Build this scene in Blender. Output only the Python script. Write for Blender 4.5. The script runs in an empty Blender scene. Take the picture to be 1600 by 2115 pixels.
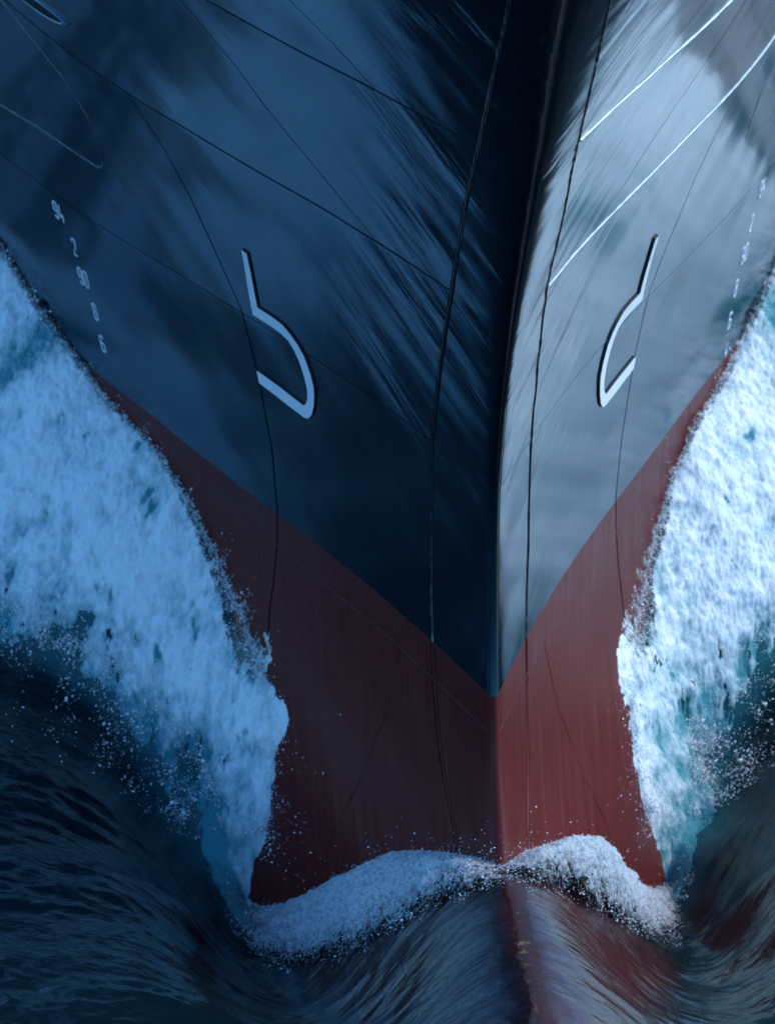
import bpy, math, random
import numpy as np
from mathutils import Vector, Matrix

R = math.radians
scene = bpy.context.scene
col = scene.collection

# ------------------------------------------------------------------ camera
cam_d = bpy.data.cameras.new('camera')
cam = bpy.data.objects.new('camera', cam_d)
col.objects.link(cam)
c_right = Vector((0.99486638, -0.10103504, 0.0057284))
c_up = Vector((0.04038477, 0.44828775, 0.89297657))
c_fwd = Vector((0.0927899, 0.88816103, -0.45006669))
m3 = Matrix((c_right, c_up, -c_fwd)).transposed()
cam.matrix_world = Matrix.Translation((-3.42703683, -26.64483084, 14.75741988)) @ m3.to_4x4()
cam_d.sensor_fit = 'HORIZONTAL'
cam_d.sensor_width = 36.0
cam_d.lens = 36.0 * 10653.88 / 1600.0
cam_d.clip_start = 0.5
cam_d.clip_end = 6000.0
scene.camera = cam
cam_d.dof.use_dof = True
cam_d.dof.focus_distance = 29.5
cam_d.dof.aperture_fstop = 2.8

# ------------------------------------------------------------------ sky, sun, exposure
SUN_EL, SUN_AZ = 42.0, 80.0          # azimuth clockwise from +Y (aft): the sun stands to the right of the ship
world = bpy.data.worlds.new('World')
scene.world = world
world.use_nodes = True
wn = world.node_tree
wn.nodes.clear()
w_out = wn.nodes.new('ShaderNodeOutputWorld')
w_bg = wn.nodes.new('ShaderNodeBackground')
w_sky = wn.nodes.new('ShaderNodeTexSky')
w_sky.sky_type = 'NISHITA'
w_sky.sun_disc = False
w_sky.sun_elevation = R(SUN_EL)
w_sky.sun_rotation = R(SUN_AZ)
w_sky.air_density = 1.0
w_sky.dust_density = 2.0
w_sky.ozone_density = 3.0
w_bg.inputs['Strength'].default_value = 0.145
w_tint = wn.nodes.new('ShaderNodeMix')
w_tint.data_type = 'RGBA'
w_tint.blend_type = 'MULTIPLY'
w_tint.inputs[0].default_value = 1.0
w_tint.inputs[7].default_value = (0.46, 0.86, 1.13, 1.0)      # even blue cast of the whole sky
wn.links.new(w_sky.outputs[0], w_tint.inputs[6])
wn.links.new(w_tint.outputs[2], w_bg.inputs[0])
wn.links.new(w_bg.outputs[0], w_out.inputs[0])

sun_d = bpy.data.lights.new('sun', 'SUN')
sun_d.energy = 0.88
sun_d.angle = R(18)
sun_d.color = (1.0, 0.66, 0.44)
sun = bpy.data.objects.new('sun', sun_d)
col.objects.link(sun)
sdir = Vector((math.sin(R(SUN_AZ)) * math.cos(R(SUN_EL)), math.cos(R(SUN_AZ)) * math.cos(R(SUN_EL)), math.sin(R(SUN_EL))))
sun.rotation_euler = sdir.to_track_quat('Z', 'Y').to_euler()
sun.location = (20, 5, 20)

vs = scene.view_settings
vs.view_transform = 'Standard'
vs.look = 'None'
vs.gamma = 1.0
vs.use_curve_mapping = False
vs.exposure = 1.15

# ------------------------------------------------------------------ numpy noise
_rng = np.random.RandomState(7)
_perm = np.concatenate([_rng.permutation(256)] * 3)
_grad = _rng.normal(size=(256, 3))
_grad /= np.linalg.norm(_grad, axis=1)[:, None]


def noise3(x, y, z=0.0):
    x, y, z = np.broadcast_arrays(np.asarray(x, float), np.asarray(y, float), np.asarray(z, float))
    xi, yi, zi = np.floor(x).astype(int), np.floor(y).astype(int), np.floor(z).astype(int)
    fx, fy, fz = x - xi, y - yi, z - zi
    u, v, w = [t * t * t * (t * (t * 6 - 15) + 10) for t in (fx, fy, fz)]
    out = 0.0
    for dx in (0, 1):
        wx = u if dx else 1 - u
        for dy in (0, 1):
            wy = v if dy else 1 - v
            for dz in (0, 1):
                wz = w if dz else 1 - w
                h = _perm[_perm[_perm[(xi + dx) & 255] + ((yi + dy) & 255)] + ((zi + dz) & 255)]
                g = _grad[h]
                out = out + wx * wy * wz * (g[..., 0] * (fx - dx) + g[..., 1] * (fy - dy) + g[..., 2] * (fz - dz))
    return out * 1.5


def fbm(x, y, z=0.0, octaves=4, gain=0.5, lac=2.03, billow=False):
    a, s, t = 1.0, 0.0, 0.0
    for i in range(octaves):
        n = noise3(x + 13.7 * i, y - 7.1 * i, z + 3.3 * i)
        s = s + a * (np.abs(n) * 2 - 0.6 if billow else n)
        t += a
        a *= gain
        x, y, z = x * lac, y * lac, np.asarray(z) * lac
    return s / t


def sstep(a, b, x):
    t = np.clip((x - a) / (b - a), 0, 1)
    return t * t * (3 - 2 * t)


# ------------------------------------------------------------------ object helpers
def tag(o, label=None, cat=None, group=None, kind=None):
    for k, v in (('label', label), ('category', cat), ('group', group), ('kind', kind)):
        if v:
            o[k] = v
    return o


def mesh_obj(name, verts, faces, mats, parent=None, smooth=True, attrs=None, mat_idx=None, origin=None):
    verts = np.asarray(verts, np.float32)
    org = np.zeros(3, np.float32)
    if parent is not None:
        org = np.array(parent_world(parent), np.float32)
    if origin is not None:
        org = np.array(origin, np.float32)
    me = bpy.data.meshes.new(name)
    faces = np.asarray(faces, np.int32)
    k = faces.shape[1]
    me.vertices.add(len(verts))
    me.vertices.foreach_set('co', (verts - org).ravel())
    me.loops.add(faces.size)
    me.loops.foreach_set('vertex_index', faces.ravel())
    me.polygons.add(len(faces))
    me.polygons.foreach_set('loop_start', np.arange(len(faces), dtype=np.int32) * k)
    me.polygons.foreach_set('loop_total', np.full(len(faces), k, np.int32))
    if smooth is True:
        me.polygons.foreach_set('use_smooth', np.ones(len(faces), bool))
    elif smooth is not False:
        me.polygons.foreach_set('use_smooth', np.asarray(smooth, bool))
    for m in (mats if isinstance(mats, (list, tuple)) else [mats]):
        me.materials.append(m)
    if mat_idx is not None:
        me.polygons.foreach_set('material_index', np.asarray(mat_idx, np.int32))
    for an, av in (attrs or {}).items():
        at = me.attributes.new(an, 'FLOAT', 'POINT')
        at.data.foreach_set('value', np.asarray(av, np.float32))
    me.update(calc_edges=True)
    me.validate()
    o = bpy.data.objects.new(name, me)
    col.objects.link(o)
    if parent is not None:
        o.parent = parent
    elif origin is not None:
        o.location = org.tolist()
    return o


_pw = {}


def parent_world(o):
    return _pw.get(o.name, (0.0, 0.0, 0.0))


def grid_faces(nu, nv, flip=False):
    i = np.arange(nu * nv).reshape(nu, nv)
    f = np.stack([i[:-1, :-1], i[1:, :-1], i[1:, 1:], i[:-1, 1:]], -1).reshape(-1, 4)
    return f[:, ::-1] if flip else f


# ------------------------------------------------------------------ materials
def new_mat(name):
    m = bpy.data.materials.new(name)
    m.use_nodes = True
    nt = m.node_tree
    b = nt.nodes['Principled BSDF']
    return m, nt, b


class NB:
    """tiny node builder"""
    def __init__(s, nt):
        s.nt = nt

    def n(s, t, **kw):
        nd = s.nt.nodes.new(t)
        for k, v in kw.items():
            setattr(nd, k, v)
        return nd

    def link(s, a, b):
        s.nt.links.new(a, b)

    def math(s, op, a, b=None, c=None, clamp=False):
        nd = s.n('ShaderNodeMath', operation=op, use_clamp=clamp)
        for i, v in enumerate((a, b, c)):
            if v is None:
                continue
            if hasattr(v, 'is_linked'):
                s.link(v, nd.inputs[i])
            else:
                nd.inputs[i].default_value = v
        return nd.outputs[0]

    def noise(s, vec, scale, detail=3.0, rough=0.55, dist=0.0):
        nd = s.n('ShaderNodeTexNoise')
        nd.inputs['Scale'].default_value = scale
        nd.inputs['Detail'].default_value = detail
        nd.inputs['Roughness'].default_value = rough
        nd.inputs['Distortion'].default_value = dist
        s.link(vec, nd.inputs['Vector'])
        return nd.outputs['Fac']

    def mapping(s, vec, scale=(1, 1, 1), rot=(0, 0, 0), loc=(0, 0, 0)):
        nd = s.n('ShaderNodeMapping')
        nd.inputs['Scale'].default_value = scale
        nd.inputs['Rotation'].default_value = rot
        nd.inputs['Location'].default_value = loc
        s.link(vec, nd.inputs['Vector'])
        return nd.outputs[0]

    def ramp(s, fac, stops):
        nd = s.n('ShaderNodeMapRange')
        nd.interpolation_type = 'SMOOTHSTEP'
        a, b, c, d = stops
        nd.inputs[1].default_value, nd.inputs[2].default_value, nd.inputs[3].default_value, nd.inputs[4].default_value = a, b, c, d
        s.link(fac, nd.inputs[0])
        return nd.outputs[0]

    def mix(s, fac, a, b):
        nd = s.n('ShaderNodeMix', data_type='RGBA')
        for i, v in ((0, fac), (6, a), (7, b)):
            if hasattr(v, 'is_linked'):
                s.link(v, nd.inputs[i])
            else:
                nd.inputs[i].default_value = (*v, 1.0) if i else v
        return nd.outputs[2]

    def bump(s, h, strength, dist, normal=None):
        nd = s.n('ShaderNodeBump')
        nd.inputs['Strength'].default_value = strength
        nd.inputs['Distance'].default_value = dist
        s.link(h, nd.inputs['Height'])
        if normal is not None:
            s.link(normal, nd.inputs['Normal'])
        return nd.outputs[0]


def hull_material(name, rough0=0.06, tint=(0.22, 0.68, 0.95)):
    m, nt, b = new_mat(name)
    k = NB(nt)
    pos = k.n('ShaderNodeNewGeometry').outputs['Position']
    sx = k.n('ShaderNodeSeparateXYZ')
    k.link(pos, sx.inputs[0])
    ax = k.math('ABSOLUTE', sx.outputs[0])
    z = sx.outputs[2]
    cmb = k.n('ShaderNodeCombineXYZ')
    k.link(ax, cmb.inputs[0])
    k.link(z, cmb.inputs[1])
    k.link(k.math('SIGN', sx.outputs[0]), cmb.inputs[2])
    hv = cmb.outputs[0]                                     # hull coordinates (|x|, z, side)
    # paint break between the dark topside and the red boot topping
    wob = k.noise(k.mapping(hv, (14, 14, 1)), 1.0, 4)
    zz = k.math('ADD', z, k.math('MULTIPLY', k.math('SUBTRACT', wob, 0.5), 0.006))
    zz = k.math('SUBTRACT', zz, k.ramp(ax, (1.0, 2.3, 0.0, 0.15)))     # the painted line rises a little going aft
    red = k.ramp(zz, (-0.002, 0.002, 1.0, 0.0))
    # wear patterns
    big = k.noise(hv, 1.1, 5, 0.6)
    vert = k.noise(k.mapping(hv, (26, 1.3, 1)), 1.0, 5, 0.6)
    fine = k.noise(hv, 60, 4, 0.6)
    blue = k.mix(big, (0.0010, 0.0022, 0.0034), (0.0020, 0.0040, 0.0060))
    blue = k.mix(k.math('MULTIPLY', k.ramp(vert, (0.52, 0.75, 0, 1)), 0.35), blue, (0.010, 0.017, 0.024))
    rd = k.mix(big, (0.085, 0.0115, 0.0090), (0.122, 0.0180, 0.0140))
    rd = k.mix(k.math('MULTIPLY', k.ramp(vert, (0.5, 0.72, 0, 1)), 0.3), rd, (0.15, 0.034, 0.030))
    c = k.mix(red, blue, rd)
    # small pits and salt specks low on the topside
    vo = k.n('ShaderNodeTexVoronoi')
    vo.inputs['Scale'].default_value = 62
    k.link(hv, vo.inputs['Vector'])
    spot = k.ramp(vo.outputs['Distance'], (0.10, 0.24, 1.0, 0.0))
    patch = k.ramp(k.noise(hv, 2.4, 3), (0.46, 0.62, 0, 1))
    low = k.ramp(z, (0.2, 1.1, 1.0, 0.0))
    spot = k.math('MULTIPLY', k.math('MULTIPLY', spot, patch), low)
    c = k.mix(k.math('MULTIPLY', spot, 0.75), c, (0.008, 0.014, 0.020))
    k.link(c, b.inputs['Base Color'])
    ro = k.math('ADD', k.math('ADD', rough0, k.math('MULTIPLY', k.math('MULTIPLY', red, vert), 0.40)), k.math('MULTIPLY', k.math('ADD', vert, big), 0.06))
    k.link(ro, b.inputs['Roughness'])
    b.inputs['IOR'].default_value = 1.58
    k.link(k.ramp(red, (0.0, 1.0, 1.0, 0.12)), b.inputs['Specular IOR Level'])
    k.link(k.ramp(red, (0.0, 1.0, 0.12, 0.0)), b.inputs['Coat Weight'])
    b.inputs['Coat Roughness'].default_value = 0.16
    k.link(k.mix(red, tint, (0.75, 0.80, 0.95)), b.inputs['Specular Tint'])
    # relief: forging streaks and buckles that run down and forward, orange peel
    hr = k.mapping(hv, (1, 1, 1), (0, 0, R(38)))
    strk = k.noise(k.mapping(hr, (13, 1.3, 1)), 1.0, 4, 0.55, 0.5)
    pat = k.ramp(k.noise(k.mapping(hr, (2.2, 1.0, 1)), 1.0, 2), (0.42, 0.66, 0.12, 1.0))
    strk = k.math('MULTIPLY', strk, pat)
    mask = k.math('MULTIPLY', k.ramp(ax, (0.3, 0.95, 1.0, 0.10)), k.ramp(z, (0.3, 2.0, 0.15, 1.0)))
    h1 = k.math('MULTIPLY', strk, mask)
    n1 = k.bump(h1, 1.0, 0.0135)
    n2 = k.bump(k.math('ADD', k.math('MULTIPLY', fine, 0.5), vert), 0.25, 0.0015, n1)
    k.link(n2, b.inputs['Normal'])
    return m


def plain_mat(name, base, rough=0.5, spec=0.5, bump_scale=None, bump_amt=0.001, var=0.15):
    m, nt, b = new_mat(name)
    k = NB(nt)
    pos = k.n('ShaderNodeNewGeometry').outputs['Position']
    nz = k.noise(pos, 22, 4)
    dk = tuple(c * (1 - var) for c in base)
    k.link(k.mix(nz, dk, tuple(min(1, c * (1 + var)) for c in base)), b.inputs['Base Color'])
    b.inputs['Roughness'].default_value = rough
    if bump_scale:
        k.link(k.bump(k.noise(pos, bump_scale, 4), 0.6, bump_amt), b.inputs['Normal'])
    return m


def water_material():
    m, nt, b = new_mat('sea_water')
    k = NB(nt)
    at = k.n('ShaderNodeAttribute', attribute_name='aeration').outputs['Fac']
    clear = k.n('ShaderNodeAttribute', attribute_name='clear').outputs['Fac']
    hump = k.n('ShaderNodeAttribute', attribute_name='hump').outputs['Fac']
    q = k.n('ShaderNodeAttribute', attribute_name='flow').outputs['Fac']
    pos = k.n('ShaderNodeNewGeometry').outputs['Position']
    br = k.noise(pos, 7, 5, 0.6)
    f = k.math('MULTIPLY', at, k.math('ADD', 0.45, br), clamp=True)
    c = k.mix(f, (0.0016, 0.0085, 0.0125), (0.018, 0.13, 0.15))
    k.link(c, b.inputs['Base Color'])
    b.inputs['Roughness'].default_value = 0.05
    b.inputs['IOR'].default_value = 1.333
    b.inputs['Specular IOR Level'].default_value = 0.5
    sx = k.n('ShaderNodeSeparateXYZ')
    k.link(pos, sx.inputs[0])
    cm = k.n('ShaderNodeCombineXYZ')
    k.link(sx.outputs[0], cm.inputs[0])
    k.link(q, cm.inputs[1])
    rip = k.noise(k.mapping(cm.outputs[0], (14, 22, 1)), 1.0, 4, 0.55, 0.6)         # wind ripples
    strk = k.noise(k.mapping(cm.outputs[0], (4.5, 17, 1)), 1.0, 3, 0.5, 0.8)       # stretched ripples over the hump
    h = k.math('ADD', k.math('MULTIPLY', rip, k.math('SUBTRACT', 1.0, k.math('MULTIPLY', hump, 0.8))), k.math('MULTIPLY', k.math('MULTIPLY', strk, hump), 0.8))
    nrm = k.bump(h, 1.0, 0.009)
    k.link(nrm, b.inputs['Normal'])
    # clear thin water over the bulb: what lies under it shows through the reflections
    fr = k.n('ShaderNodeFresnel')
    fr.inputs['IOR'].default_value = 1.55
    k.link(nrm, fr.inputs['Normal'])
    tr = k.n('ShaderNodeBsdfTransparent')
    tr.inputs[0].default_value = (0.80, 0.84, 0.84, 1)
    gl = k.n('ShaderNodeBsdfGlossy')
    gl.inputs['Roughness'].default_value = 0.05
    k.link(nrm, gl.inputs['Normal'])
    m1 = k.n('ShaderNodeMixShader')
    k.link(fr.outputs[0], m1.inputs[0])
    k.link(tr.outputs[0], m1.inputs[1])
    k.link(gl.outputs[0], m1.inputs[2])
    m2 = k.n('ShaderNodeMixShader')
    k.link(clear, m2.inputs[0])
    k.link(b.outputs[0], m2.inputs[1])
    k.link(m1.outputs[0], m2.inputs[2])
    k.link(m2.outputs[0], nt.nodes['Material Output'].inputs[0])
    return m


def foam_material(name, white=(0.80, 0.84, 0.86), teal=(0.05, 0.26, 0.30), rough=0.55, grain=90):
    m, nt, b = new_mat(name)
    k = NB(nt)
    at = k.n('ShaderNodeAttribute', attribute_name='froth').outputs['Fac']
    pos = k.n('ShaderNodeNewGeometry').outputs['Position']
    n1 = k.noise(k.mapping(pos, (1, 1, 0.6)), 20, 7, 0.68, 0.4)
    n2 = k.noise(pos, grain, 3, 0.6)
    f = k.math('ADD', at, k.math('MULTIPLY', k.math('SUBTRACT', n1, 0.5), 0.9))
    f = k.math('ADD', f, k.math('MULTIPLY', k.math('SUBTRACT', n2, 0.5), 0.45))
    lo = k.ramp(f, (0.05, 0.50, 0.0, 1.0))
    hi = k.ramp(f, (0.35, 0.95, 0.0, 1.0))
    pale = tuple(0.45 * w_ + 0.55 * t_ for w_, t_ in zip(white, teal))
    k.link(k.mix(hi, k.mix(lo, teal, pale), white), b.inputs['Base Color'])
    b.inputs['Roughness'].default_value = rough
    b.inputs['IOR'].default_value = 1.333
    cov = k.n('ShaderNodeAttribute', attribute_name='cover').outputs['Fac']
    al = k.math('ADD', cov, k.math('MULTIPLY', k.math('SUBTRACT', n1, 0.5), 1.5))
    al = k.math('ADD', al, k.math('MULTIPLY', k.math('SUBTRACT', n2, 0.5), 0.8))
    k.link(k.ramp(al, (0.25, 0.75, 0.0, 1.0)), b.inputs['Alpha'])
    b.inputs['Subsurface Weight'].default_value = 0.35
    b.inputs['Subsurface Radius'].default_value = (0.012, 0.03, 0.035)
    b.inputs['Subsurface Scale'].default_value = 1.0
    hh = k.math('ADD', n1, k.math('MULTIPLY', n2, 0.35))
    k.link(k.bump(hh, 0.9, 0.018), b.inputs['Normal'])
    return m


M_hull = hull_material('hull_paint')
M_shell = plain_mat('bare_shell', (0.012, 0.014, 0.018), 0.6)
M_weld = hull_material('weld_paint', 0.10, (0.8, 0.9, 1.0))
M_glint = plain_mat('weld_glint', (0.55, 0.57, 0.60), 0.42, bump_scale=90, bump_amt=0.002, var=0.25)  # pale metal that puts the sun's white glint into the weld colour
M_glint.node_tree.nodes['Principled BSDF'].inputs['Metallic'].default_value = 0.75
M_white = plain_mat('white_paint', (0.74, 0.76, 0.78), 0.42, bump_scale=120, bump_amt=0.0008, var=0.06)
M_edge = plain_mat('dark_edge', (0.012, 0.018, 0.026), 0.5)
M_hole = plain_mat('pipe_inside', (0.004, 0.005, 0.007), 0.7)
M_water = water_material()
M_foam = foam_material('bow_foam')
M_crest = foam_material('crest_foam', (0.50, 0.53, 0.57), (0.05, 0.052, 0.062), 0.18, 170)
mdrop, _nt, _b = new_mat('spray_drop')
_b.inputs['Base Color'].default_value = (0.80, 0.84, 0.87, 1)
_b.inputs['Roughness'].default_value = 0.12
_b.inputs['IOR'].default_value = 1.333
M_drop = mdrop

# ------------------------------------------------------------------ hull form
SZ = np.array([-3.2, -2.4, -2.0, -1.6, -1.2, -.779, -.449, 0, .724, 1.367, 2.287, 3.134, 4.035, 4.784, 5.249, 7.5])
SY = np.array([-3.6, -2.6, -1.97, -1.4, -.87, -.395, -.15, 0, .095, .075, -.285, -.8, -1.42, -1.98, -2.35, -4.5])
SM = np.gradient(SY, SZ)
CO = np.array([2.7027538258317345, -0.423396381992574, 0.12400869139430362, -0.15074979499922664, -0.6343134077018087,
               0.03775626766529444, 0.08346945869445024, 0.13829568266015158, 0.041315435431717264])
XM = 2.6


def ystem(z):
    i = np.clip(np.searchsorted(SZ, z) - 1, 0, len(SZ) - 2)
    h = SZ[i + 1] - SZ[i]
    t = (z - SZ[i]) / h
    return ((2 * t**3 - 3 * t**2 + 1) * SY[i] + (t**3 - 2 * t**2 + t) * h * SM[i]
            + (-2 * t**3 + 3 * t**2) * SY[i + 1] + (t**3 - t**2) * h * SM[i + 1])


def nose_r(z):
    return np.interp(z, [-3, -.2, 1.3, 2.6, 4, 5.2, 8], [.10, .03, .02, .05, .15, .26, .40])


def _poly(x, z):
    zc = (z - 1.0) / 2.5
    r = nose_r(z)
    e = np.sqrt(x * x + r * r) - r
    k, s = 0, 0.0
    for i in range(3):
        for j in range(4):
            if i + j <= 3:
                s = s + CO[k] * e * (e**i) * (zc**j)
                k += 1
    return s


def hull_y(x, z):
    x = np.abs(np.asarray(x, float))
    x, z = np.broadcast_arrays(x, np.asarray(z, float))
    zb = np.clip(z, -2.6, 5.2)
    xc = np.minimum(x, XM)
    sl = (_poly(np.full_like(x, XM), zb) - _poly(np.full_like(x, XM - 1e-3), zb)) / 1e-3
    return ystem(z) + _poly(xc, zb) + np.maximum(x - XM, 0) * sl


def hull_n(x, z):
    e = 2e-3
    x, z = np.broadcast_arrays(np.asarray(x, float), np.asarray(z, float))
    yx = (hull_y(x + e, z) - hull_y(x - e, z)) / (2 * e)
    yz = (hull_y(x, z + e) - hull_y(x, z - e)) / (2 * e)
    n = np.stack([yx, -np.ones_like(yx), yz], -1)
    return n / np.linalg.norm(n, axis=-1, keepdims=True)


def hull_dent(x, z):
    """slow waviness of the plating, metres along the normal"""
    a = np.abs(x)
    s = np.sign(x) * 5
    d = 0.0075 * noise3(a * 1.6 + 3, z * 1.5, s) + 0.0032 * noise3((a * .78 - z * .62) * 4.2, (a * .62 + z * .78) * 1.2 + 9, s)
    near = sstep(1.1, 0.2, a) * sstep(0.5, 1.6, z)
    d = d + 0.0035 * near * noise3((a * 0.78 - z * 0.62) * 9, (a * 0.62 + z * 0.78) * 1.6, s)
    return d * sstep(0.0, 0.1, a)


def hull_pt(x, z, off=0.0):
    x, z = np.broadcast_arrays(np.asarray(x, float), np.asarray(z, float))
    p = np.stack([x, hull_y(x, z), z], -1)
    return p + hull_n(x, z) * (hull_dent(x, z) + off)[..., None]


# seam lines |x| as a function of z
V0z = np.array([-2.6, -0.93, -.75, -.6, -.2, 0, .7, 1.3, 1.93, 2.6, 3.3, 4.0, 5.1, 7.5])
V0x = np.array([.10, .22, .25, .268, .287, .29, .296, .297, .288, .274, .282, .272, .262, .25])
V1z = np.array([-2.6, -1.06, -.83, -.695, -.46, -.21, 0, .44, .72, .97, 1.34, 1.72, 2.06, 2.32, 2.62])
V1x = np.array([1.42, 1.21, 1.15, 1.14, 1.11, 1.09, 1.084, 1.113, 1.159, 1.2, 1.288, 1.453, 1.596, 1.737, 1.952])
V2z = np.array([2.64, 2.83, 3.01, 3.289, 3.508, 3.76, 4.0])
V2x = np.array([.645, .836, .99, 1.247, 1.41, 1.647, 1.87])
V3z = np.array([3.98, 4.2, 4.4, 5.2, 7.5])
V3x = np.array([.745, .961, 1.188, 1.75, 2.7])
RXz = np.array([-2.6, -1.54, -1.14, -.68, -.25])
RXx = np.array([1.16, .856, .692, .53, .45])


def V(zs, xs):
    return lambda z: np.interp(z, zs, xs)


v0, v1, v2, v3, rx = V(V0z, V0x), V(V1z, V1x), V(V2z, V2x), V(V3z, V3x), V(RXz, RXx)
XE = 6.2
vend = lambda z: np.full_like(np.asarray(z, float), XE)
S0, S1, S2, S3 = 3.985, 2.625, 1.32, -0.232
ZB, ZT = -2.9, 6.6

ship = bpy.data.objects.new('cargo_ship', None)
col.objects.link(ship)
SHIP0 = (0.0, 2.0, ZB)
ship.location = SHIP0
_pw['cargo_ship'] = SHIP0
tag(ship, 'dark blue cargo ship with red underside seen head-on at its bow, ploughing through the water', 'ship')


def plate(z0, z1, fa, fb, side, step=0.022, gap=0.0042, thick=0.02, name='hull_plate'):
    wide = 0.0085 if side else 0.0001
    g_a, g_b = (0.0105 if fa is v0 else gap), (0.0105 if fb is v0 else gap)
    """one hull plate between two strake seams and two butt seams, with turned-in edges"""
    ga = wide if z0 in (S0, S1) else (0.0030 if side else 0.0001)
    gb = wide if z1 in (S0, S1) else (0.0030 if side else 0.0001)
    nz = max(3, int((z1 - z0) / step))
    z = np.linspace(z0 + ga, z1 - gb, nz)
    a, bb = fa(z), fb(z)
    nx = max(4, int(min(np.max(bb - a), 2.4) / step * 1.2))
    t = np.linspace(0, 1, nx)
    if np.max(bb) > 4:
        t = t ** 1.6
    Z = np.repeat(z[:, None], nx, 1)
    if side == 0:
        X = -bb[:, None] + g_b + (2 * (bb[:, None] - g_b)) * t[None, :]
    else:
        X = side * ((a + g_a)[:, None] + (bb - a - g_a - g_b)[:, None] * t[None, :])
    P = hull_pt(X, Z)
    # rim: same outline pushed inwards
    nrm = hull_n(X, Z)
    top = P.reshape(-1, 3)
    idx = np.arange(nz * nx).reshape(nz, nx)
    ring = np.concatenate([idx[0, :], idx[1:, -1], idx[-1, -2::-1], idx[-2:0:-1, 0]])
    hi = top[ring]                                          # own copies, so the rim does not bend the shading of the plate
    low = hi - nrm.reshape(-1, 3)[ring] * thick
    n0 = len(top)
    f = grid_faces(nz, nx, flip=(side < 0))
    k = len(ring)
    j = np.arange(k)
    jn = (j + 1) % k
    rim = np.stack([n0 + j, n0 + k + j, n0 + k + jn, n0 + jn], -1)
    if side < 0:
        rim = rim[:, ::-1]
    o = mesh_obj(name, np.concatenate([top, hi, low]), np.concatenate([f[:, ::-1], rim]), M_hull, ship,
                 smooth=np.concatenate([np.ones(len(f), bool), np.zeros(len(rim), bool)]))
    return o


zero = lambda z: np.zeros_like(np.asarray(z, float))
strakes = [(ZB, S3), (S3, S2), (S2, S1), (S1, S0), (S0, ZT)]
for (za, zb) in strakes:
    plate(za, zb, zero, v0, 0, step=0.016, name='stem_plate')
for s in (-1, 1):
    plate(ZB, S3, v0, rx, s)
    plate(ZB, S3, rx, v1, s)
    plate(ZB, S3, v1, vend, s)
    plate(S3, S2, v0, v1, s)
    plate(S3, S2, v1, vend, s)
    plate(S2, S1, v0, v1, s)
    plate(S2, S1, v1, vend, s)
    plate(S1, S0, v0, v2, s)
    plate(S1, S0, v2, vend, s)
    plate(S0, ZT, v0, v3, s)
    plate(S0, ZT, v3, vend, s, step=0.05)
# inner shell closing the joints, and the deck that closes the hull above the frame
zz = np.linspace(ZB, ZT, 140)
xx = np.concatenate([-np.linspace(XE, 0, 120), np.linspace(0, XE, 120)[1:]])
Zg, Xg = np.repeat(zz[:, None], len(xx), 1), np.repeat(xx[None, :], len(zz), 0)
Pg = hull_pt(Xg, Zg, -0.022)
mesh_obj('inner_shell', Pg.reshape(-1, 3), grid_faces(len(zz), len(xx), True), M_shell, ship)
dk = np.concatenate([Pg[-1], Pg[-1] * [0, 0, 1] + np.stack([xx, np.full(len(xx), 22.0), np.zeros(len(xx))], -1)])
nd = len(xx)
ii = np.arange(nd - 1)
mesh_obj('deck', dk, np.stack([ii, ii + 1, nd + ii + 1, nd + ii], -1), M_shell, ship, smooth=False)


# ---- weld seams: flattened beads lying on the joints
def bead(px, pz, width=0.010, height=0.004, name='weld_seam', seed=0, mat=None, step=0.018, sink=0.003):
    px, pz = np.asarray(px, float), np.asarray(pz, float)
    y = hull_y(px, pz)
    d = np.concatenate([[0], np.cumsum(np.sqrt(np.diff(px)**2 + np.diff(pz)**2 + np.diff(y)**2))])
    n = max(3, int(d[-1] / step))
    t = np.linspace(0, d[-1], n)
    x, z = np.interp(t, d, px), np.interp(t, d, pz)
    P = hull_pt(x, z)
    N = hull_n(x, z)
    T = np.gradient(P, axis=0)
    T /= np.linalg.norm(T, axis=1)[:, None] + 1e-9
    B = np.cross(N, T)
    wv = 1 + 0.35 * noise3(t * 14, seed * 3.1, 0.5) + 0.2 * noise3(t * 45, seed * 1.7, 4.5)
    off = 0.0022 * noise3(t * 9, seed * 2.3, 8.5)
    m = 7
    an = np.linspace(0, math.pi, m)
    V_ = []
    for q in an:
        V_.append(P + B * (math.cos(q) * width * wv + off)[:, None] + N * ((math.sin(q) * height * wv) - sink)[:, None])
    V_ = np.stack(V_, 1)
    return mesh_obj(name, V_.reshape(-1, 3), grid_faces(n, m), mat or M_weld, ship)


def vseam(fn, z0, z1, s, w, h, seed, sink=0.003):
    z = np.linspace(z0, z1, 60)
    bead(s * fn(z), z, w, h, seed=seed, sink=sink)


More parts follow.
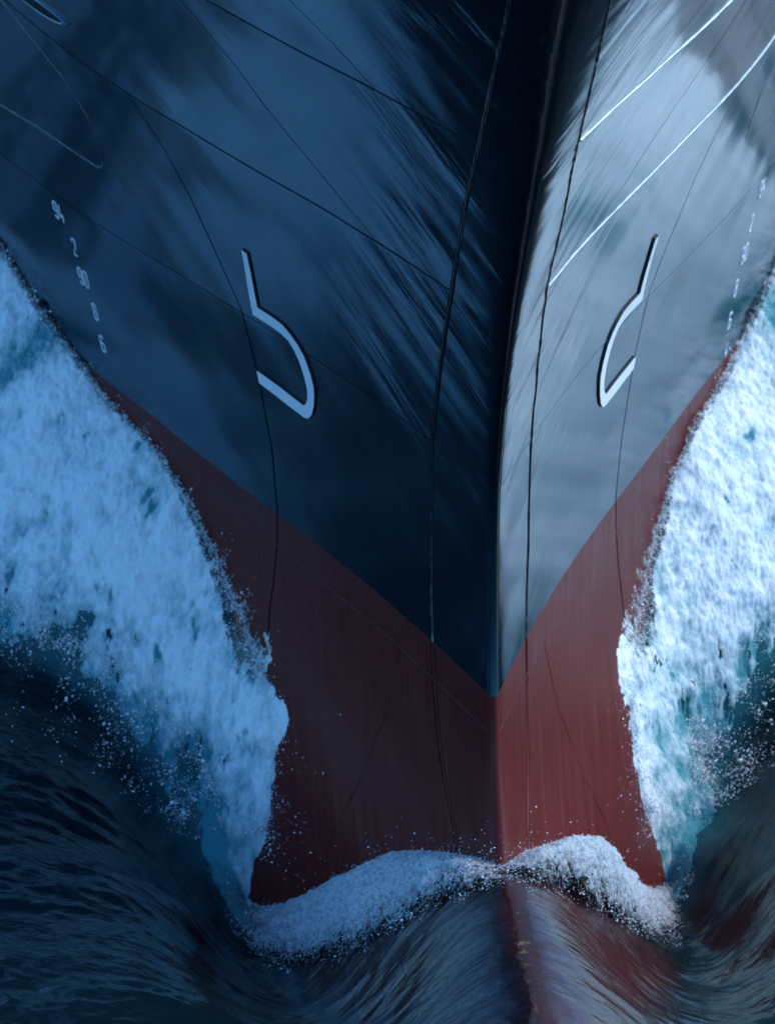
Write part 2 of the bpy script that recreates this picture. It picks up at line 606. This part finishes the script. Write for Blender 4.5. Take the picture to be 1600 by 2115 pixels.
for s in (-1, 1):
    for zc, sk, w, h in ((S0, .0, .009, .010), (S1, .0, .008, .008), (S2, .001, .006, .0026), (S3, .001, .006, .0026)):
        x = np.linspace(0.285 if zc > 2 else 0.03, 4.0, 120)
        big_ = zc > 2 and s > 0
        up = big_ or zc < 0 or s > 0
        bead(s * x, np.full(120, zc), w, h if up else 0.003, seed=zc * 7 + s, sink=sk if up else 0.012, mat=M_glint if big_ else M_hull)  # upper beads on the right only carry the painted-in sun glint
    vseam(v0, -.2, 6.4, s, .011, .010, 3 + s)
    vseam(v0, -2.6, -.2, s, .011, .0065, 4 + s)
    vseam(v1, -2.6, 2.62, s, .005, .0025, 5 + s, sink=0.012)
    vseam(v2, 2.64, 3.98, s, .005, .003, 9 + s, sink=0.012)
    vseam(v3, 3.99, 6.0, s, .005, .003, 11 + s, sink=0.012)
    vseam(rx, -2.6, -.24, s, .0095, .004, 13 + s)
    bead(s * np.array([1.14, 1.083, .985, .889]), np.array([-1.62, -1.636, -1.669, -1.699]), .008, .004, seed=15 + s)
    # rounded doubler plate high on the flank: its raised edge weld
    lx = np.array([2.9, 2.649, 2.471, 2.316, 2.175, 2.098, 2.083, 2.095, 2.117, 2.259, 2.49, 2.696, 2.9])
    lz = np.array([2.66, 2.574, 2.462, 2.356, 2.173, 1.997, 1.863, 1.81, 1.788, 1.782, 1.762, 1.703, 1.66])
    bead(s * lx, lz, .009, .006, name='doubler_edge', seed=17 + s)

# stem bar: the rolled bar that closes the bow
z = np.linspace(-1.4, 2.7, 160)
ang = np.linspace(-1.35, 1.35, 9)
rb = (nose_r(z) * 0.9 + 0.004) * np.interp(z, [1.6, 2.7], [1, 0.55])
ys_ = ystem(z)
Vb = np.stack([np.stack([np.sin(a) * rb, ys_ + rb * 0.9 - np.cos(a) * rb - 0.006 + np.interp(z, [1.7, 2.7], [0, 0.07]), z], -1) for a in ang], 1)
mesh_obj('stem_bar', Vb.reshape(-1, 3), grid_faces(len(z), len(ang), True), M_hull, ship)

# ---- bulb carried just under the water in front of the stem, with its centre ridge
def bulb_z(x, y):
    return -0.90 - 0.22 * np.sqrt(x * x + 0.0003) - 0.62 * x * x - 1.4 * np.maximum(0, -2.9 - y)**2


# ---- bulbous bow marks: raised white symbols
so = [(1.264, 1.85), (1.191, 1.454), (1.117, 1.451), (1.055, 1.438), (1.007, 1.397), (.97, 1.355), (.933, 1.292), (.901, 1.198),
      (.882, 1.116), (.878, 1.049), (.881, .977), (.891, .906), (.911, .858), (.934, .846), (1.017, .855), (1.178, .883)]
si = [(1.294, 1.857), (1.215, 1.372), (1.126, 1.372), (1.063, 1.364), (1.021, 1.341), (.99, 1.298), (.958, 1.232), (.931, 1.142),
      (.916, 1.07), (.914, 1.02), (.914, 1.002), (.922, .957), (.93, .94), (.939, .929), (1.069, .949), (1.192, .963)]


def refine(pp, n=5, soft=True):
    out = []
    for i in range(len(pp) - 1):
        for t in np.linspace(0, 1, n, endpoint=False):
            out.append((pp[i][0] * (1 - t) + pp[i + 1][0] * t, pp[i][1] * (1 - t) + pp[i + 1][1] * t))
    return np.array(out + [pp[-1]])


def bow_mark(s):
    a, b = refine(so), refine(si)
    n, m = len(a), 5
    H = 0.013
    P = []
    for t in np.linspace(0, 1, m):
        q = a * (1 - t) + b * t
        P.append(hull_pt(s * q[:, 0], q[:, 1], H))
    P = np.stack(P, 1)
    top = P.reshape(-1, 3)
    f = grid_faces(n, m, flip=(s > 0))
    idx = np.arange(n * m).reshape(n, m)
    ring = np.concatenate([idx[:, 0], idx[-1, 1:], idx[-2::-1, -1], idx[0, -2:0:-1]])
    q = np.concatenate([a, [a[-1] * (1 - t) + b[-1] * t for t in np.linspace(0, 1, m)[1:]], b[-2::-1],
                        [a[0] * (1 - t) + b[0] * t for t in np.linspace(0, 1, m)[-2:0:-1]]])
    low = hull_pt(s * q[:, 0], q[:, 1], -0.006)
    hi = top[ring]
    n0, k = len(top), len(ring)
    j = np.arange(k)
    jn = (j + 1) % k
    rim = np.stack([n0 + j, n0 + k + j, n0 + k + jn, n0 + jn], -1)
    if s > 0:
        rim = rim[:, ::-1]
    o = mesh_obj('bulbous_bow_mark', np.concatenate([top, hi, low]), np.concatenate([f, rim]), [M_white, M_edge], ship, smooth=False,
                 mat_idx=np.concatenate([np.zeros(len(f)), np.ones(len(rim))]))
    o['label'] = 'raised white bulbous bow symbol on the dark plating'


for s in (-1, 1):
    bow_mark(s)

# ---- draft marks: beaded white digits, 10 cm tall
DIG = {
    '0': [[(0, .12), (0, .88), (.2, 1), (.8, 1), (1, .88), (1, .12), (.8, 0), (.2, 0), (0, .12)]],
    '2': [[(0, .8), (.12, .97), (.5, 1), (.88, .95), (1, .78), (.85, .55), (.15, .15), (0, 0), (1, 0)]],
    '4': [[(.75, 0), (.75, .5)], [(.25, 1), (0, .3), (1, .3)]],
    '6': [[(.95, .84), (.8, 1), (.2, 1), (0, .88), (0, .12), (.2, 0), (.8, 0), (1, .12), (1, .45), (.8, .56), (0, .54)]],
    '8': [[(.2, .54), (0, .66), (0, .88), (.2, 1), (.8, 1), (1, .88), (1, .66), (.8, .54), (.2, .54), (0, .42), (0, .12), (.2, 0), (.8, 0),
           (1, .12), (1, .42), (.8, .54)]],
    '9': [[(.05, .16), (.2, 0), (.8, 0), (1, .12), (1, .88), (.8, 1), (.2, 1), (0, .88), (0, .55), (.2, .44), (1, .46)]],
}


def digit(ch, s, xm, zm, reading):
    """xm, zm: middle of the digit in hull coordinates; reading: +1 aft, -1 towards the bow; the figures lean with the flare"""
    W, Hh, r = 0.0205, 0.106, 0.0042
    Vs, Fs, off = [], [], 0
    for line in DIG[ch]:
        p = refine(line, 3)
        x = s * (xm + reading * (p[:, 0] - 0.5) * W + 0.22 * (p[:, 1] - 0.5) * Hh)
        z = zm + (p[:, 1] - 0.5) * Hh
        P, N = hull_pt(x, z), hull_n(x, z)
        T = np.gradient(P, axis=0)
        T /= np.linalg.norm(T, axis=1)[:, None] + 1e-9
        B = np.cross(N, T)
        m = 6
        ring = np.stack([P + B * (math.cos(q) * r) + N * (math.sin(q) * r * 1.7 - 0.001) for q in np.linspace(-0.3, math.pi + 0.3, m)], 1)
        Vs.append(ring.reshape(-1, 3))
        Fs.append(grid_faces(len(p), m) + off)
        off += len(p) * m
    mesh_obj('draft_mark', np.concatenate(Vs), np.concatenate(Fs), M_white, ship)


marks = [('94', 2.347, 1.205), ('2', 2.2525, 1.02), ('90', 2.202, .83), ('8', 2.134, .625), ('6', 2.093, .41), ('4', 2.078, .192)]
for txt, xm, zm in marks:
    h = 0.0165 if len(txt) == 2 else 0.0
    for i, ch in enumerate(txt):
        o = h * (2 * i - 1) if h else 0.0
        if txt != '4':
            digit(ch, -1, xm - o, zm, -1)
        digit(ch, 1, xm + o, zm, 1)

# ---- mooring pipe mouth high on the left flank (and its twin on the other side)
for s in (-1, 1):
    th = np.linspace(0, 2 * math.pi, 49)[:-1]
    cx, cz, ax_, az_ = 2.45, 2.84, 0.15, 0.045
    rings = []
    for sc, off in ((1.12, 0.0), (1.08, 0.02), (1.0, 0.022), (0.92, 0.008), (0.90, 0.003)):
        rings.append(hull_pt(s * (cx + np.cos(th) * ax_ * sc), cz + np.sin(th) * az_ * sc - 0.10 * np.cos(th) * 0.3, off))
    Vr = np.stack(rings, 0)
    i = np.arange(48)
    F = np.concatenate([np.stack([k * 48 + i, k * 48 + (i + 1) % 48, (k + 1) * 48 + (i + 1) % 48, (k + 1) * 48 + i], -1) for k in range(4)])
    rim = mesh_obj('mooring_pipe', Vr.reshape(-1, 3), F if s < 0 else F[:, ::-1], M_hull, ship)
    _pw[rim.name] = SHIP0
    cpt = hull_pt(np.array([s * cx]), np.array([cz]), 0.003)
    Fc = np.stack([i, (i + 1) % 48, np.full(48, 48), np.full(48, 48)], -1)[:, :3]
    mesh_obj('pipe_opening', np.concatenate([rings[4], cpt]), Fc if s < 0 else Fc[:, ::-1], M_hole, rim, smooth=False)

# ------------------------------------------------------------------ the sea: mean water, hump over the bulb, troughs, bow wave
ZSEA = -1.32
CP = [
    # along the stem: hump driven up by the bulb
    (0, -4.2, -1.22), (0, -3.4, -1.06), (0, -2.6, -.92), (0, -2.0, -.85), (0, -1.4, -.81), (0, -1.03, -.80), (0, -.5, -.88), (0, .3, -1.0),
    (.25, -.1, -1.05), (.25, -.9, -.92), (.54, .5, -1.36), (.47, -.35, -1.20), (.5, -1.1, -1.13), (.5, -1.9, -1.10), (.5, -2.8, -1.16),
    (.82, .93, -1.74), (.85, .3, -1.75), (.85, -.4, -1.60), (.85, -1.2, -1.45), (.85, -2.2, -1.34),
    (1.05, 1.25, -2.08), (1.1, .55, -2.08), (1.2, -.2, -1.95), (1.2, -1.0, -1.64), (1.3, -2.0, -1.45), (1.3, -3.0, -1.38),
    (1.34, 1.35, -2.40), (1.40, 1.0, -2.36), (1.45, .5, -2.18), (1.37, 1.72, -2.42),
    # contact line of the bow wave along the hull
    (1.21, 1.8, -1.86), (1.14, 2.05, -1.36), (1.2, 2.4, -1.05), (1.33, 2.85, -.82), (1.43, 3.15, -.62), (1.6, 3.48, -.38), (1.78, 3.79, -.17),
    (2.05, 4.25, -.06), (2.2, 4.53, .07), (2.48, 5.02, .32), (2.72, 5.5, .58), (3.3, 6.6, .55),
    # foot of the bow wave
    (1.45, 1.7, -2.22), (1.55, 2.0, -2.10), (1.66, 2.5, -1.92), (2.0, 2.85, -1.58), (2.4, 3.12, -1.36), (2.85, 3.5, -1.22), (3.5, 4.0, -1.16), (4.6, 5.0, -1.15),
    # body of the bow wave
    (1.42, 2.45, -1.42), (1.6, 2.95, -1.05), (1.85, 3.3, -.80), (2.1, 3.75, -.46), (2.45, 4.35, -.20), (2.9, 5.0, 0.0), (3.4, 5.7, 0.05), (2.2, 3.4, -.98), (2.6, 4.0, -.66), (3.1, 4.5, -.58),
    (1.3, 2.0, -1.75),
    # open water beside
    (1.75, 1.6, -2.02), (1.8, .8, -1.85), (1.9, 0, -1.62), (1.9, -1, -1.42), (2.1, 2.2, -1.76), (2.4, 1.2, -1.62), (2.6, 0, -1.45), (2.6, 2.3, -1.5), (2.6, -1.5, -1.34),
    (3.4, -3, -1.34), (1.5, -4.2, -1.33), (3.4, -4.2, -1.32), (3.4, 0, -1.36), (3.4, 2, -1.40), (3.8, 3.2, -1.32), (4.6, -3, -1.32), (4.6, 0, -1.32), (4.6, 3, -1.32), (5.6, 5, -1.2), (4.4, 7.6, -.6), (2.4, 7.6, .5),
]
cp = np.array(CP)
cpm = np.concatenate([cp, cp[cp[:, 0] > 1e-6] * [-1, 1, 1]])


def _tps(r2):
    return 0.5 * r2 * np.log(r2 + 1e-9)


_K = _tps(((cpm[:, None, :2] - cpm[None, :, :2])**2).sum(-1)) + 0.0015 * np.eye(len(cpm))
_Pm = np.concatenate([np.ones((len(cpm), 1)), cpm[:, :2]], 1)
_A = np.block([[_K, _Pm], [_Pm.T, np.zeros((3, 3))]])
_W = np.linalg.solve(_A, np.concatenate([cpm[:, 2], np.zeros(3)]))


def base_z(x, y):
    sh = np.broadcast(x, y).shape
    xf, yf = [np.broadcast_to(a, sh).ravel() for a in (x, y)]
    out = np.empty(len(xf))
    for a in range(0, len(xf), 60000):
        xs, ys = xf[a:a + 60000], yf[a:a + 60000]
        r2 = (xs[:, None] - cpm[None, :, 0])**2 + (ys[:, None] - cpm[None, :, 1])**2
        out[a:a + 60000] = _tps(r2) @ _W[:-3] + _W[-3] + _W[-2] * xs + _W[-1] * ys
    return out.reshape(sh)


class Cached:
    """bilinear-smooth lookup of base_z on a 2.5 cm grid, cubic in both directions"""
    def __init__(s, x0, x1, y0, y1, h):
        s.x0, s.y0, s.h = x0, y0, h
        gx, gy = np.arange(x0, x1 + h, h), np.arange(y0, y1 + h, h)
        s.g = base_z(gx[:, None], gy[None, :])

    def __call__(s, x, y):
        fx, fy = (np.asarray(x) - s.x0) / s.h, (np.asarray(y) - s.y0) / s.h
        ix = np.clip(np.floor(fx).astype(int), 1, s.g.shape[0] - 3)
        iy = np.clip(np.floor(fy).astype(int), 1, s.g.shape[1] - 3)
        tx, ty = np.clip(fx - ix, 0, 1), np.clip(fy - iy, 0, 1)

        def w(t):
            return (-.5 * t + t * t - .5 * t**3, 1 - 2.5 * t * t + 1.5 * t**3, .5 * t + 2 * t * t - 1.5 * t**3, -.5 * t * t + .5 * t**3)
        wx, wy = w(tx), w(ty)
        r = 0.0
        for a in range(4):
            for b_ in range(4):
                r = r + wx[a] * wy[b_] * s.g[ix + a - 1, iy + b_ - 1]
        return r


BZ = Cached(-5.2, 5.2, -4.6, 7.8, 0.05)


def flow_q(x, y):
    a = np.abs(x)
    return y + 0.75 * np.exp(-((a - 1.25) / 0.62)**2) * sstep(-3.2, 0.5, y) - 0.10 * a


# foot of the foam, |x| against y
FOOTY = np.array([1.0, 1.4, 1.7, 2.0, 2.3, 2.6, 2.85, 3.12, 3.5, 4.0, 5.0, 8.5])
FOOTX = np.array([1.30, 1.50, 1.62, 1.70, 1.76, 1.85, 2.06, 2.42, 2.9, 3.5, 4.8, 9.0])


def level(x, y):
    inside = sstep(4.9, 3.9, np.abs(x)) * sstep(-4.4, -3.4, y) * sstep(7.7, 6.9, y)
    xc, yc = np.clip(x, -5.0, 5.0), np.clip(y, -4.4, 7.6)
    return ZSEA + (BZ(xc, yc) - ZSEA) * inside


def water_z(x, y):
    z = level(x, y)
    q = flow_q(x, y)
    near = np.exp(-((np.abs(x) / 1.35)**2)) * sstep(-4, -1.2, y)
    calm = 1 - 0.85 * near
    wx = 0.10 * noise3(x * 1.7, q * 1.9, 4.4)
    rid = 1 - np.abs(noise3(x * 3.4 + 6 * wx, q * 5.2 + 2, 7.5)) * 2.2
    rid2 = 1 - np.abs(noise3(x * 7.5 + 3, q * 10.5 + 6 * wx, 1.5)) * 2.2
    gust = (0.45 + 0.9 * sstep(-.2, .5, noise3(x * 0.9 + 2, q * 1.1, 9.1))) * (0.22 + 0.78 * sstep(2.6, 0.6, q))
    z = z + calm * (0.045 * fbm(x * 1.0 + 4, q * 2.2, 1.5, 2) + gust * (0.024 * rid + 0.011 * rid2))
    z = z + near * 0.005 * fbm(x * 3.0, q * 11, 3.5, 2)
    return z


gx = np.concatenate([-np.geomspace(4.4, 1500, 40)[::-1], np.linspace(-4.4, 4.4, 560)[1:-1], np.geomspace(4.4, 1500, 40)])
gy = np.concatenate([-np.geomspace(3.4, 1500, 40)[::-1], np.linspace(-3.4, 7.4, 520)[1:-1], np.geomspace(7.4, 1500, 36)])
X, Yw = np.meshgrid(gx, gy, indexing='ij')
Zw = water_z(X, Yw)
foot = np.interp(Yw, FOOTY, FOOTX)
aer = sstep(0.30, -0.05, np.abs(X) - foot) * sstep(1.2, 2.2, Yw) * 0.6
aer = np.maximum(aer, 0.75 * np.exp(-((np.abs(X) - 1.42) / 0.16)**2) * sstep(1.2, 1.6, Yw) * sstep(3.2, 2.2, Yw))
dep = Zw - bulb_z(X, Yw)
clear = np.exp(-np.clip(dep, 0.03, 9) / 0.20) * sstep(-3.6, -2.8, Yw) * sstep(1.4, 1.0, np.abs(X)) * sstep(0.9, 0.2, Yw) * 1.25
hump = np.exp(-((np.abs(X) / 1.5)**2)) * sstep(-3.5, -1.5, Yw)
bx, by = np.meshgrid(np.linspace(-1.3, 1.3, 105), np.linspace(-3.9, 0.9, 120), indexing='ij')
bz = np.minimum(bulb_z(bx, by), level(bx, by) - 0.045)
mesh_obj('bulb', np.stack([bx, by, bz], -1).reshape(-1, 3), grid_faces(105, 120), M_hull, ship)
sea = mesh_obj('sea', np.stack([X, Yw, Zw], -1).reshape(-1, 3), grid_faces(len(gx), len(gy)), M_water,
               attrs={'aeration': aer.ravel(), 'flow': flow_q(X, Yw).ravel(), 'clear': np.clip(clear, 0, 1).ravel(), 'hump': hump.ravel()})
tag(sea, 'dark teal sea water drawn up into a smooth hump before the bow', 'sea', kind='structure')


# ------------------------------------------------------------------ white water
def cull_grid(P, keep, attrs, name, mat):
    nu, nv = P.shape[:2]
    f = grid_faces(nu, nv)
    kf = keep.ravel()[f].all(1)
    f = f[kf]
    used = np.unique(f)
    remap = np.full(nu * nv, -1)
    remap[used] = np.arange(len(used))
    return mesh_obj(name, P.reshape(-1, 3)[used], remap[f], mat, attrs={k: v.ravel()[used] for k, v in attrs.items()})


def normals_of(P):
    du, dv = np.gradient(P, axis=0), np.gradient(P, axis=1)
    n = np.cross(du, dv)
    n /= np.linalg.norm(n, axis=-1, keepdims=True) + 1e-12
    return np.where(n[..., 2:3] < 0, -n, n)


SIDE = {}
for s in (-1, 1):
    ax_ = np.concatenate([np.arange(1.0, 2.97, 0.008), np.geomspace(2.98, 8.0, 80)])
    ay_ = np.concatenate([np.arange(1.0, 5.5, 0.011), np.geomspace(5.51, 14.0, 90)])
    A, B = np.meshgrid(ax_, ay_, indexing='ij')
    z0 = level(s * A, B)
    P = np.stack([A, B, z0], -1)
    N = normals_of(P)
    sd = 40.0 * s
    foot = np.interp(B, FOOTY, FOOTX)
    # signed distance to the foot, ragged
    rag = 0.22 * fbm(A * 2.2 + sd, B * 2.2, sd, 3) + 0.16 * fbm(A * 7 + sd, B * 5, sd + 3, 5, 0.6)
    d = np.minimum((foot - A) * 0.75, (B - np.interp(A, FOOTX, FOOTY)) * 0.9 + 0.0 * A) + rag * sstep(1.5, 2.6, B) + 0.03 * rag
    # torn holes low on the face
    hole = fbm(A * 6 + B * 1.5, B * 3.6 - A * 2 + sd, sd + 9, 6, 0.78)
    lowf = sstep(0.55, 0.05, d)
    keep = d > -0.16
    cover = sstep(-0.16, 0.22, d) * 1.35 - 1.5 * sstep(0.16 - 0.12 * lowf, 0.42, hole) * sstep(0.08, 0.4, lowf) * sstep(2.0, 2.5, B) - 0.10
    cover = cover - (1.2 if s < 0 else 0.7) * sstep(0.0, 0.30, fbm(A * 1.3 + B * .5 + sd, B * 0.8 - A * .4, 5.5, 3)) * sstep(2.95, 3.5, A)
    cdist = hull_y(A, np.clip(z0, -2.8, 3)) - B + 0.12 * rag          # how far outside the plating
    cover = cover - 0.95 * sstep(0.10, -0.02, cdist) * sstep(2.0, 2.6, B)
    cover = cover - 0.75 * sstep(5.8, 8.0, B)
    cover = np.where(B < 1.5, np.minimum(cover, 1.2 * sstep(0.98, 1.5, B)), cover)
    thick = 0.05 * sstep(0.0, 0.25, d)
    big = fbm(A * 2.3 + sd, B * 2.0, z0 * 2.3, 3)
    mid = fbm(A * 7 + sd, B * 6, z0 * 7, 5, 0.58)
    cell = fbm(A * 11 + sd, B * 9 + 3, z0 * 9, 3, 0.6, billow=True)
    fine = fbm(A * 34, B * 30, z0 * 30 + sd, 3, 0.65)
    disp = thick * sstep(1.1, 1.9, B) + (0.15 + 0.85 * sstep(1.3, 2.3, B)) * sstep(0, 0.2, d) * (0.065 * big + 0.040 * mid + 0.012 * cell + 0.016 * fine)
    Q = P + N * disp[..., None]
    Q[..., 0] *= s
    strd = fbm(A * 10 + B * 3 + sd, B * 2.2 - A * 1.2, z0 * 1.5 + sd, 4, 0.6)
    fr = 0.47 + 0.55 * mid + 0.55 * big + 0.35 * strd + 0.22 * cell + 0.38 * sstep(0.0, 0.45, d)
    fr = fr - 0.50 * sstep(0.25, 0.0, d) - 0.40 * sstep(2.7, 1.6, B) * sstep(1.20, 1.34, A)
    pit = sstep(.20, .46, fbm(A * 8 + sd, B * 5.5 + 2, z0 * 3 + sd, 4, 0.62))
    fr = fr - 0.62 * pit
    # clear pool lying behind the first crest
    pool = np.exp(-(((A - 2.5) / 0.30)**2 + ((B - 4.85) / 0.17)**2))
    fr = fr - 0.8 * pool
    f = cull_grid(Q if s > 0 else Q[::-1], keep if s > 0 else keep[::-1], {'froth': fr if s > 0 else fr[::-1], 'cover': cover if s > 0 else cover[::-1]}, 'bow_wave_foam', M_foam)
    tag(f, 'shaded bluish white water boiling along the hull left of the stem' if s < 0 else 'bright white water boiling along the hull right of the stem',
        'foam', kind='stuff')
    SIDE[s] = (A, B, Q, N, d, keep)

# granular crest of froth thrown up where the hump meets the stem
ca = np.arange(-1.55, 1.55, 0.0062)
cb = np.arange(-1.35, 1.95, 0.0085)
A, B = np.meshgrid(ca, cb, indexing='ij')
aa = np.abs(A)
front = np.interp(aa, [0, .15, .47, .85, 1.1, 1.34, 1.6], [-1.03, -.85, -.38, .20, .60, .95, 1.15])
front = front - 0.08 - np.where(A < 0, 0.30, 0.14) * sstep(.1, .6, aa)
back = np.interp(aa, [0, .25, .54, .82, 1.05, 1.37, 1.6], [-.35, .1, .7, 1.1, 1.45, 1.95, 2.1])
n_ = fbm(A * 7, B * 4, 2.2, 4)
dF = (B - front) * 0.7 + 0.16 * n_ - 0.16 * np.exp(-(aa / .12)**2)
dB = (back - B)
z0 = BZ(A, B)
P = np.stack([A, B, z0], -1)
N = normals_of(P)
g1 = fbm(A * 42, B * 38, z0 * 40, 3, 0.65)
g0 = fbm(A * 9, B * 7, z0 * 8, 3, billow=True)
body = sstep(0.0, 0.48, dF) * sstep(1.52, 1.15, aa) * sstep(-.02, .35, back - 0.1 - B)
Q = P + N * (0.012 + body * (0.095 + 0.035 * g0 + 0.16 * np.exp(-((A - .46) / .34)**2)) * (1 - .85 * np.exp(-(A / .13)**2)) + 0.016 * g1 * (0.4 + body))[..., None]
keepc = (dF + 0.22 * fbm(A * 30, B * 26, 6.6, 3, 0.7) - 0.5 * sstep(1.2, 1.55, aa) > 0.02) & (dB > 0) & (aa < 1.53)
fr = 0.02 + 0.80 * sstep(0.02, 0.42, dF) + 0.75 * g1 + 0.3 * g0 - 0.5 * sstep(0.95, 1.5, aa)
cover = -0.05 + 1.15 * sstep(-0.05, 0.42, dF) + 0.75 * g1 - 0.8 * sstep(1.1, 1.5, aa)
o = cull_grid(Q, keepc, {'froth': fr, 'cover': cover}, 'crest_foam', M_crest)
tag(o, 'arched band of grainy froth lying on the hump at the foot of the stem', 'foam', kind='stuff')
CREST = (Q, N, dF, keepc)


# ------------------------------------------------------------------ droplets
def ico():
    t = (1 + 5**.5) / 2
    v = np.array([(-1, t, 0), (1, t, 0), (-1, -t, 0), (1, -t, 0), (0, -1, t), (0, 1, t), (0, -1, -t), (0, 1, -t), (t, 0, -1), (t, 0, 1), (-t, 0, -1), (-t, 0, 1)], float)
    v /= np.linalg.norm(v[0])
    f = np.array([(0, 11, 5), (0, 5, 1), (0, 1, 7), (0, 7, 10), (0, 10, 11), (1, 5, 9), (5, 11, 4), (11, 10, 2), (10, 7, 6), (7, 1, 8),
                  (3, 9, 4), (3, 4, 2), (3, 2, 6), (3, 6, 8), (3, 8, 9), (4, 9, 5), (2, 4, 11), (6, 2, 10), (8, 6, 7), (9, 8, 1)])
    return v, f


IV, IF = ico()
rng = np.random.RandomState(21)


OV = np.array([(1, 0, 0), (-1, 0, 0), (0, 1, 0), (0, -1, 0), (0, 0, 1), (0, 0, -1)], float) * 1.15
OF = np.array([(0, 2, 4), (2, 1, 4), (1, 3, 4), (3, 0, 4), (2, 0, 5), (1, 2, 5), (3, 1, 5), (0, 3, 5)])


def drops(name, pts, rad, label):
    Vs, Fs, off = [], [], 0
    for big_, (tv, tf) in ((True, (IV, IF)), (False, (OV, OF))):
        sel = (rad > 0.0042) == big_
        p, r = pts[sel], rad[sel]
        n = len(p)
        sc = r[:, None] * (1 + 0.35 * rng.normal(size=(n, 3))).clip(0.5, 1.9)
        Vs.append((tv[None] * sc[:, None, :] + p[:, None, :]).reshape(-1, 3))
        Fs.append((tf[None] + (np.arange(n) * len(tv))[:, None, None]).reshape(-1, 3) + off)
        off += n * len(tv)
    o = mesh_obj(name, np.concatenate(Vs), np.concatenate(Fs), M_drop)
    tag(o, label, 'spray', kind='stuff')


# glittering beads on the crest
Q, N, dF, kc = CREST
w = (kc * sstep(-0.05, 0.15, dF) * (1 - 0.5 * sstep(0.25, 0.6, dF))).ravel()
ok = np.flatnonzero(kc)
ch = rng.choice(len(w), 8000, p=w / w.sum())
pts = Q.reshape(-1, 3)[ch] + N.reshape(-1, 3)[ch] * np.abs(rng.normal(0, 0.007, (len(ch), 1))) + rng.normal(0, 0.004, (len(ch), 3))
r_ = rng.lognormal(math.log(0.0020), 0.45, len(ch)).clip(.0011, .007)
# stray drops thrown above the crest in front of the plating
hx = rng.uniform(-1.25, 1.25, 700)
hy = np.interp(np.abs(hx), [0, .25, .54, .82, 1.05, 1.37], [-.5, -.08, .42, .82, 1.1, 1.5]) - np.abs(rng.normal(0, .05, 700))
p2 = np.stack([hx, hy, BZ(hx, hy) + 0.05 + rng.exponential(.07, 700)], -1)
drops('crest_spray', np.concatenate([pts, p2]), np.concatenate([r_, rng.lognormal(math.log(.0019), .45, 700).clip(.0010, .006)]),
      'glittering beads of water over the froth at the foot of the stem')

for s in (-1, 1):
    A, B, Q, N, d, keep = SIDE[s]
    # spray flung off the foot of the wave over the dark water: clusters of fine mist with a few larger drops
    n = 60000
    yy = rng.uniform(2.0, 4.4, n)
    out = rng.exponential(.20, n) - .22
    xx_ = np.interp(yy, FOOTY, FOOTX) + out
    zz_ = BZ(s * xx_, yy) + 0.02 + rng.exponential(.09, n)
    dens = fbm(xx_ * 4 + 7 * s, yy * 3.4, zz_ * 3, 4, 0.65)
    sel = rng.uniform(0, 1, n) < 0.75 * sstep(-0.12, 0.40, dens)
    p1 = np.stack([s * xx_, yy, zz_], -1)[sel]
    r1 = rng.lognormal(math.log(.0021), .55, sel.sum()).clip(.0010, .015)
    # beads torn up along the contact with the hull
    t = rng.uniform(0, 1, 9000)
    cz = np.array([-1.9, -1.83, -1.32, -1.01, -.79, -.59, -.35, -.14, -.03, .10, .35, .58])
    cx = np.array([1.25, 1.21, 1.14, 1.2, 1.33, 1.43, 1.6, 1.78, 2.05, 2.2, 2.48, 2.72])
    k = t * 11
    zc, xc = np.interp(k, np.arange(12), cz), np.interp(k, np.arange(12), cx)
    lift = rng.exponential(.035, len(t)) * (0.35 + 1.8 * sstep(0.0, 0.5, noise3(k * 3.1, s * 4.0)))
    zc = zc + lift
    pp = hull_pt(s * (xc - 0.25 * lift), zc, 0.0) + hull_n(s * xc, zc) * (0.004 + rng.exponential(.03, len(t)))[:, None]
    r2 = rng.lognormal(math.log(.0021), .5, len(t)).clip(.0010, .011)
    # drops flung forward off the leading edge of the wave, in front of the red plating
    kk = rng.uniform(0.3, 3.4, 2200)
    zf, xf = np.interp(kk, np.arange(12), cz), np.interp(kk, np.arange(12), cx)
    fl = rng.exponential(.05, len(kk)) * (0.3 + 1.5 * sstep(-.1, .4, noise3(kk * 4.0, s * 9.0)))
    pf = hull_pt(s * (xf - fl), zf + rng.normal(0, .05, len(kk)), 0.0) + hull_n(s * xf, zf) * (0.01 + rng.exponential(.04, len(kk)))[:, None]
    pp = np.concatenate([pp, pf])
    r2 = np.concatenate([r2, rng.lognormal(math.log(.0020), .55, len(kk)).clip(.0010, .010)])
    # froth beads over the face
    wgt = (keep * sstep(0, .3, d)).ravel()
    ch = rng.choice(len(wgt), 3500, p=wgt / wgt.sum())
    NN = N.reshape(-1, 3)[ch] * [s, 1, 1]
    p3 = Q.reshape(-1, 3)[ch] + NN * rng.exponential(.012, (len(ch), 1))
    r3 = rng.lognormal(math.log(.0022), .45, len(ch)).clip(.0010, .008)
    drops('bow_spray', np.concatenate([p1, pp, p3]), np.concatenate([r1, r2, r3]),
          'spray drops scattered off the %s bow wave over the dark water' % ('left' if s < 0 else 'right'))
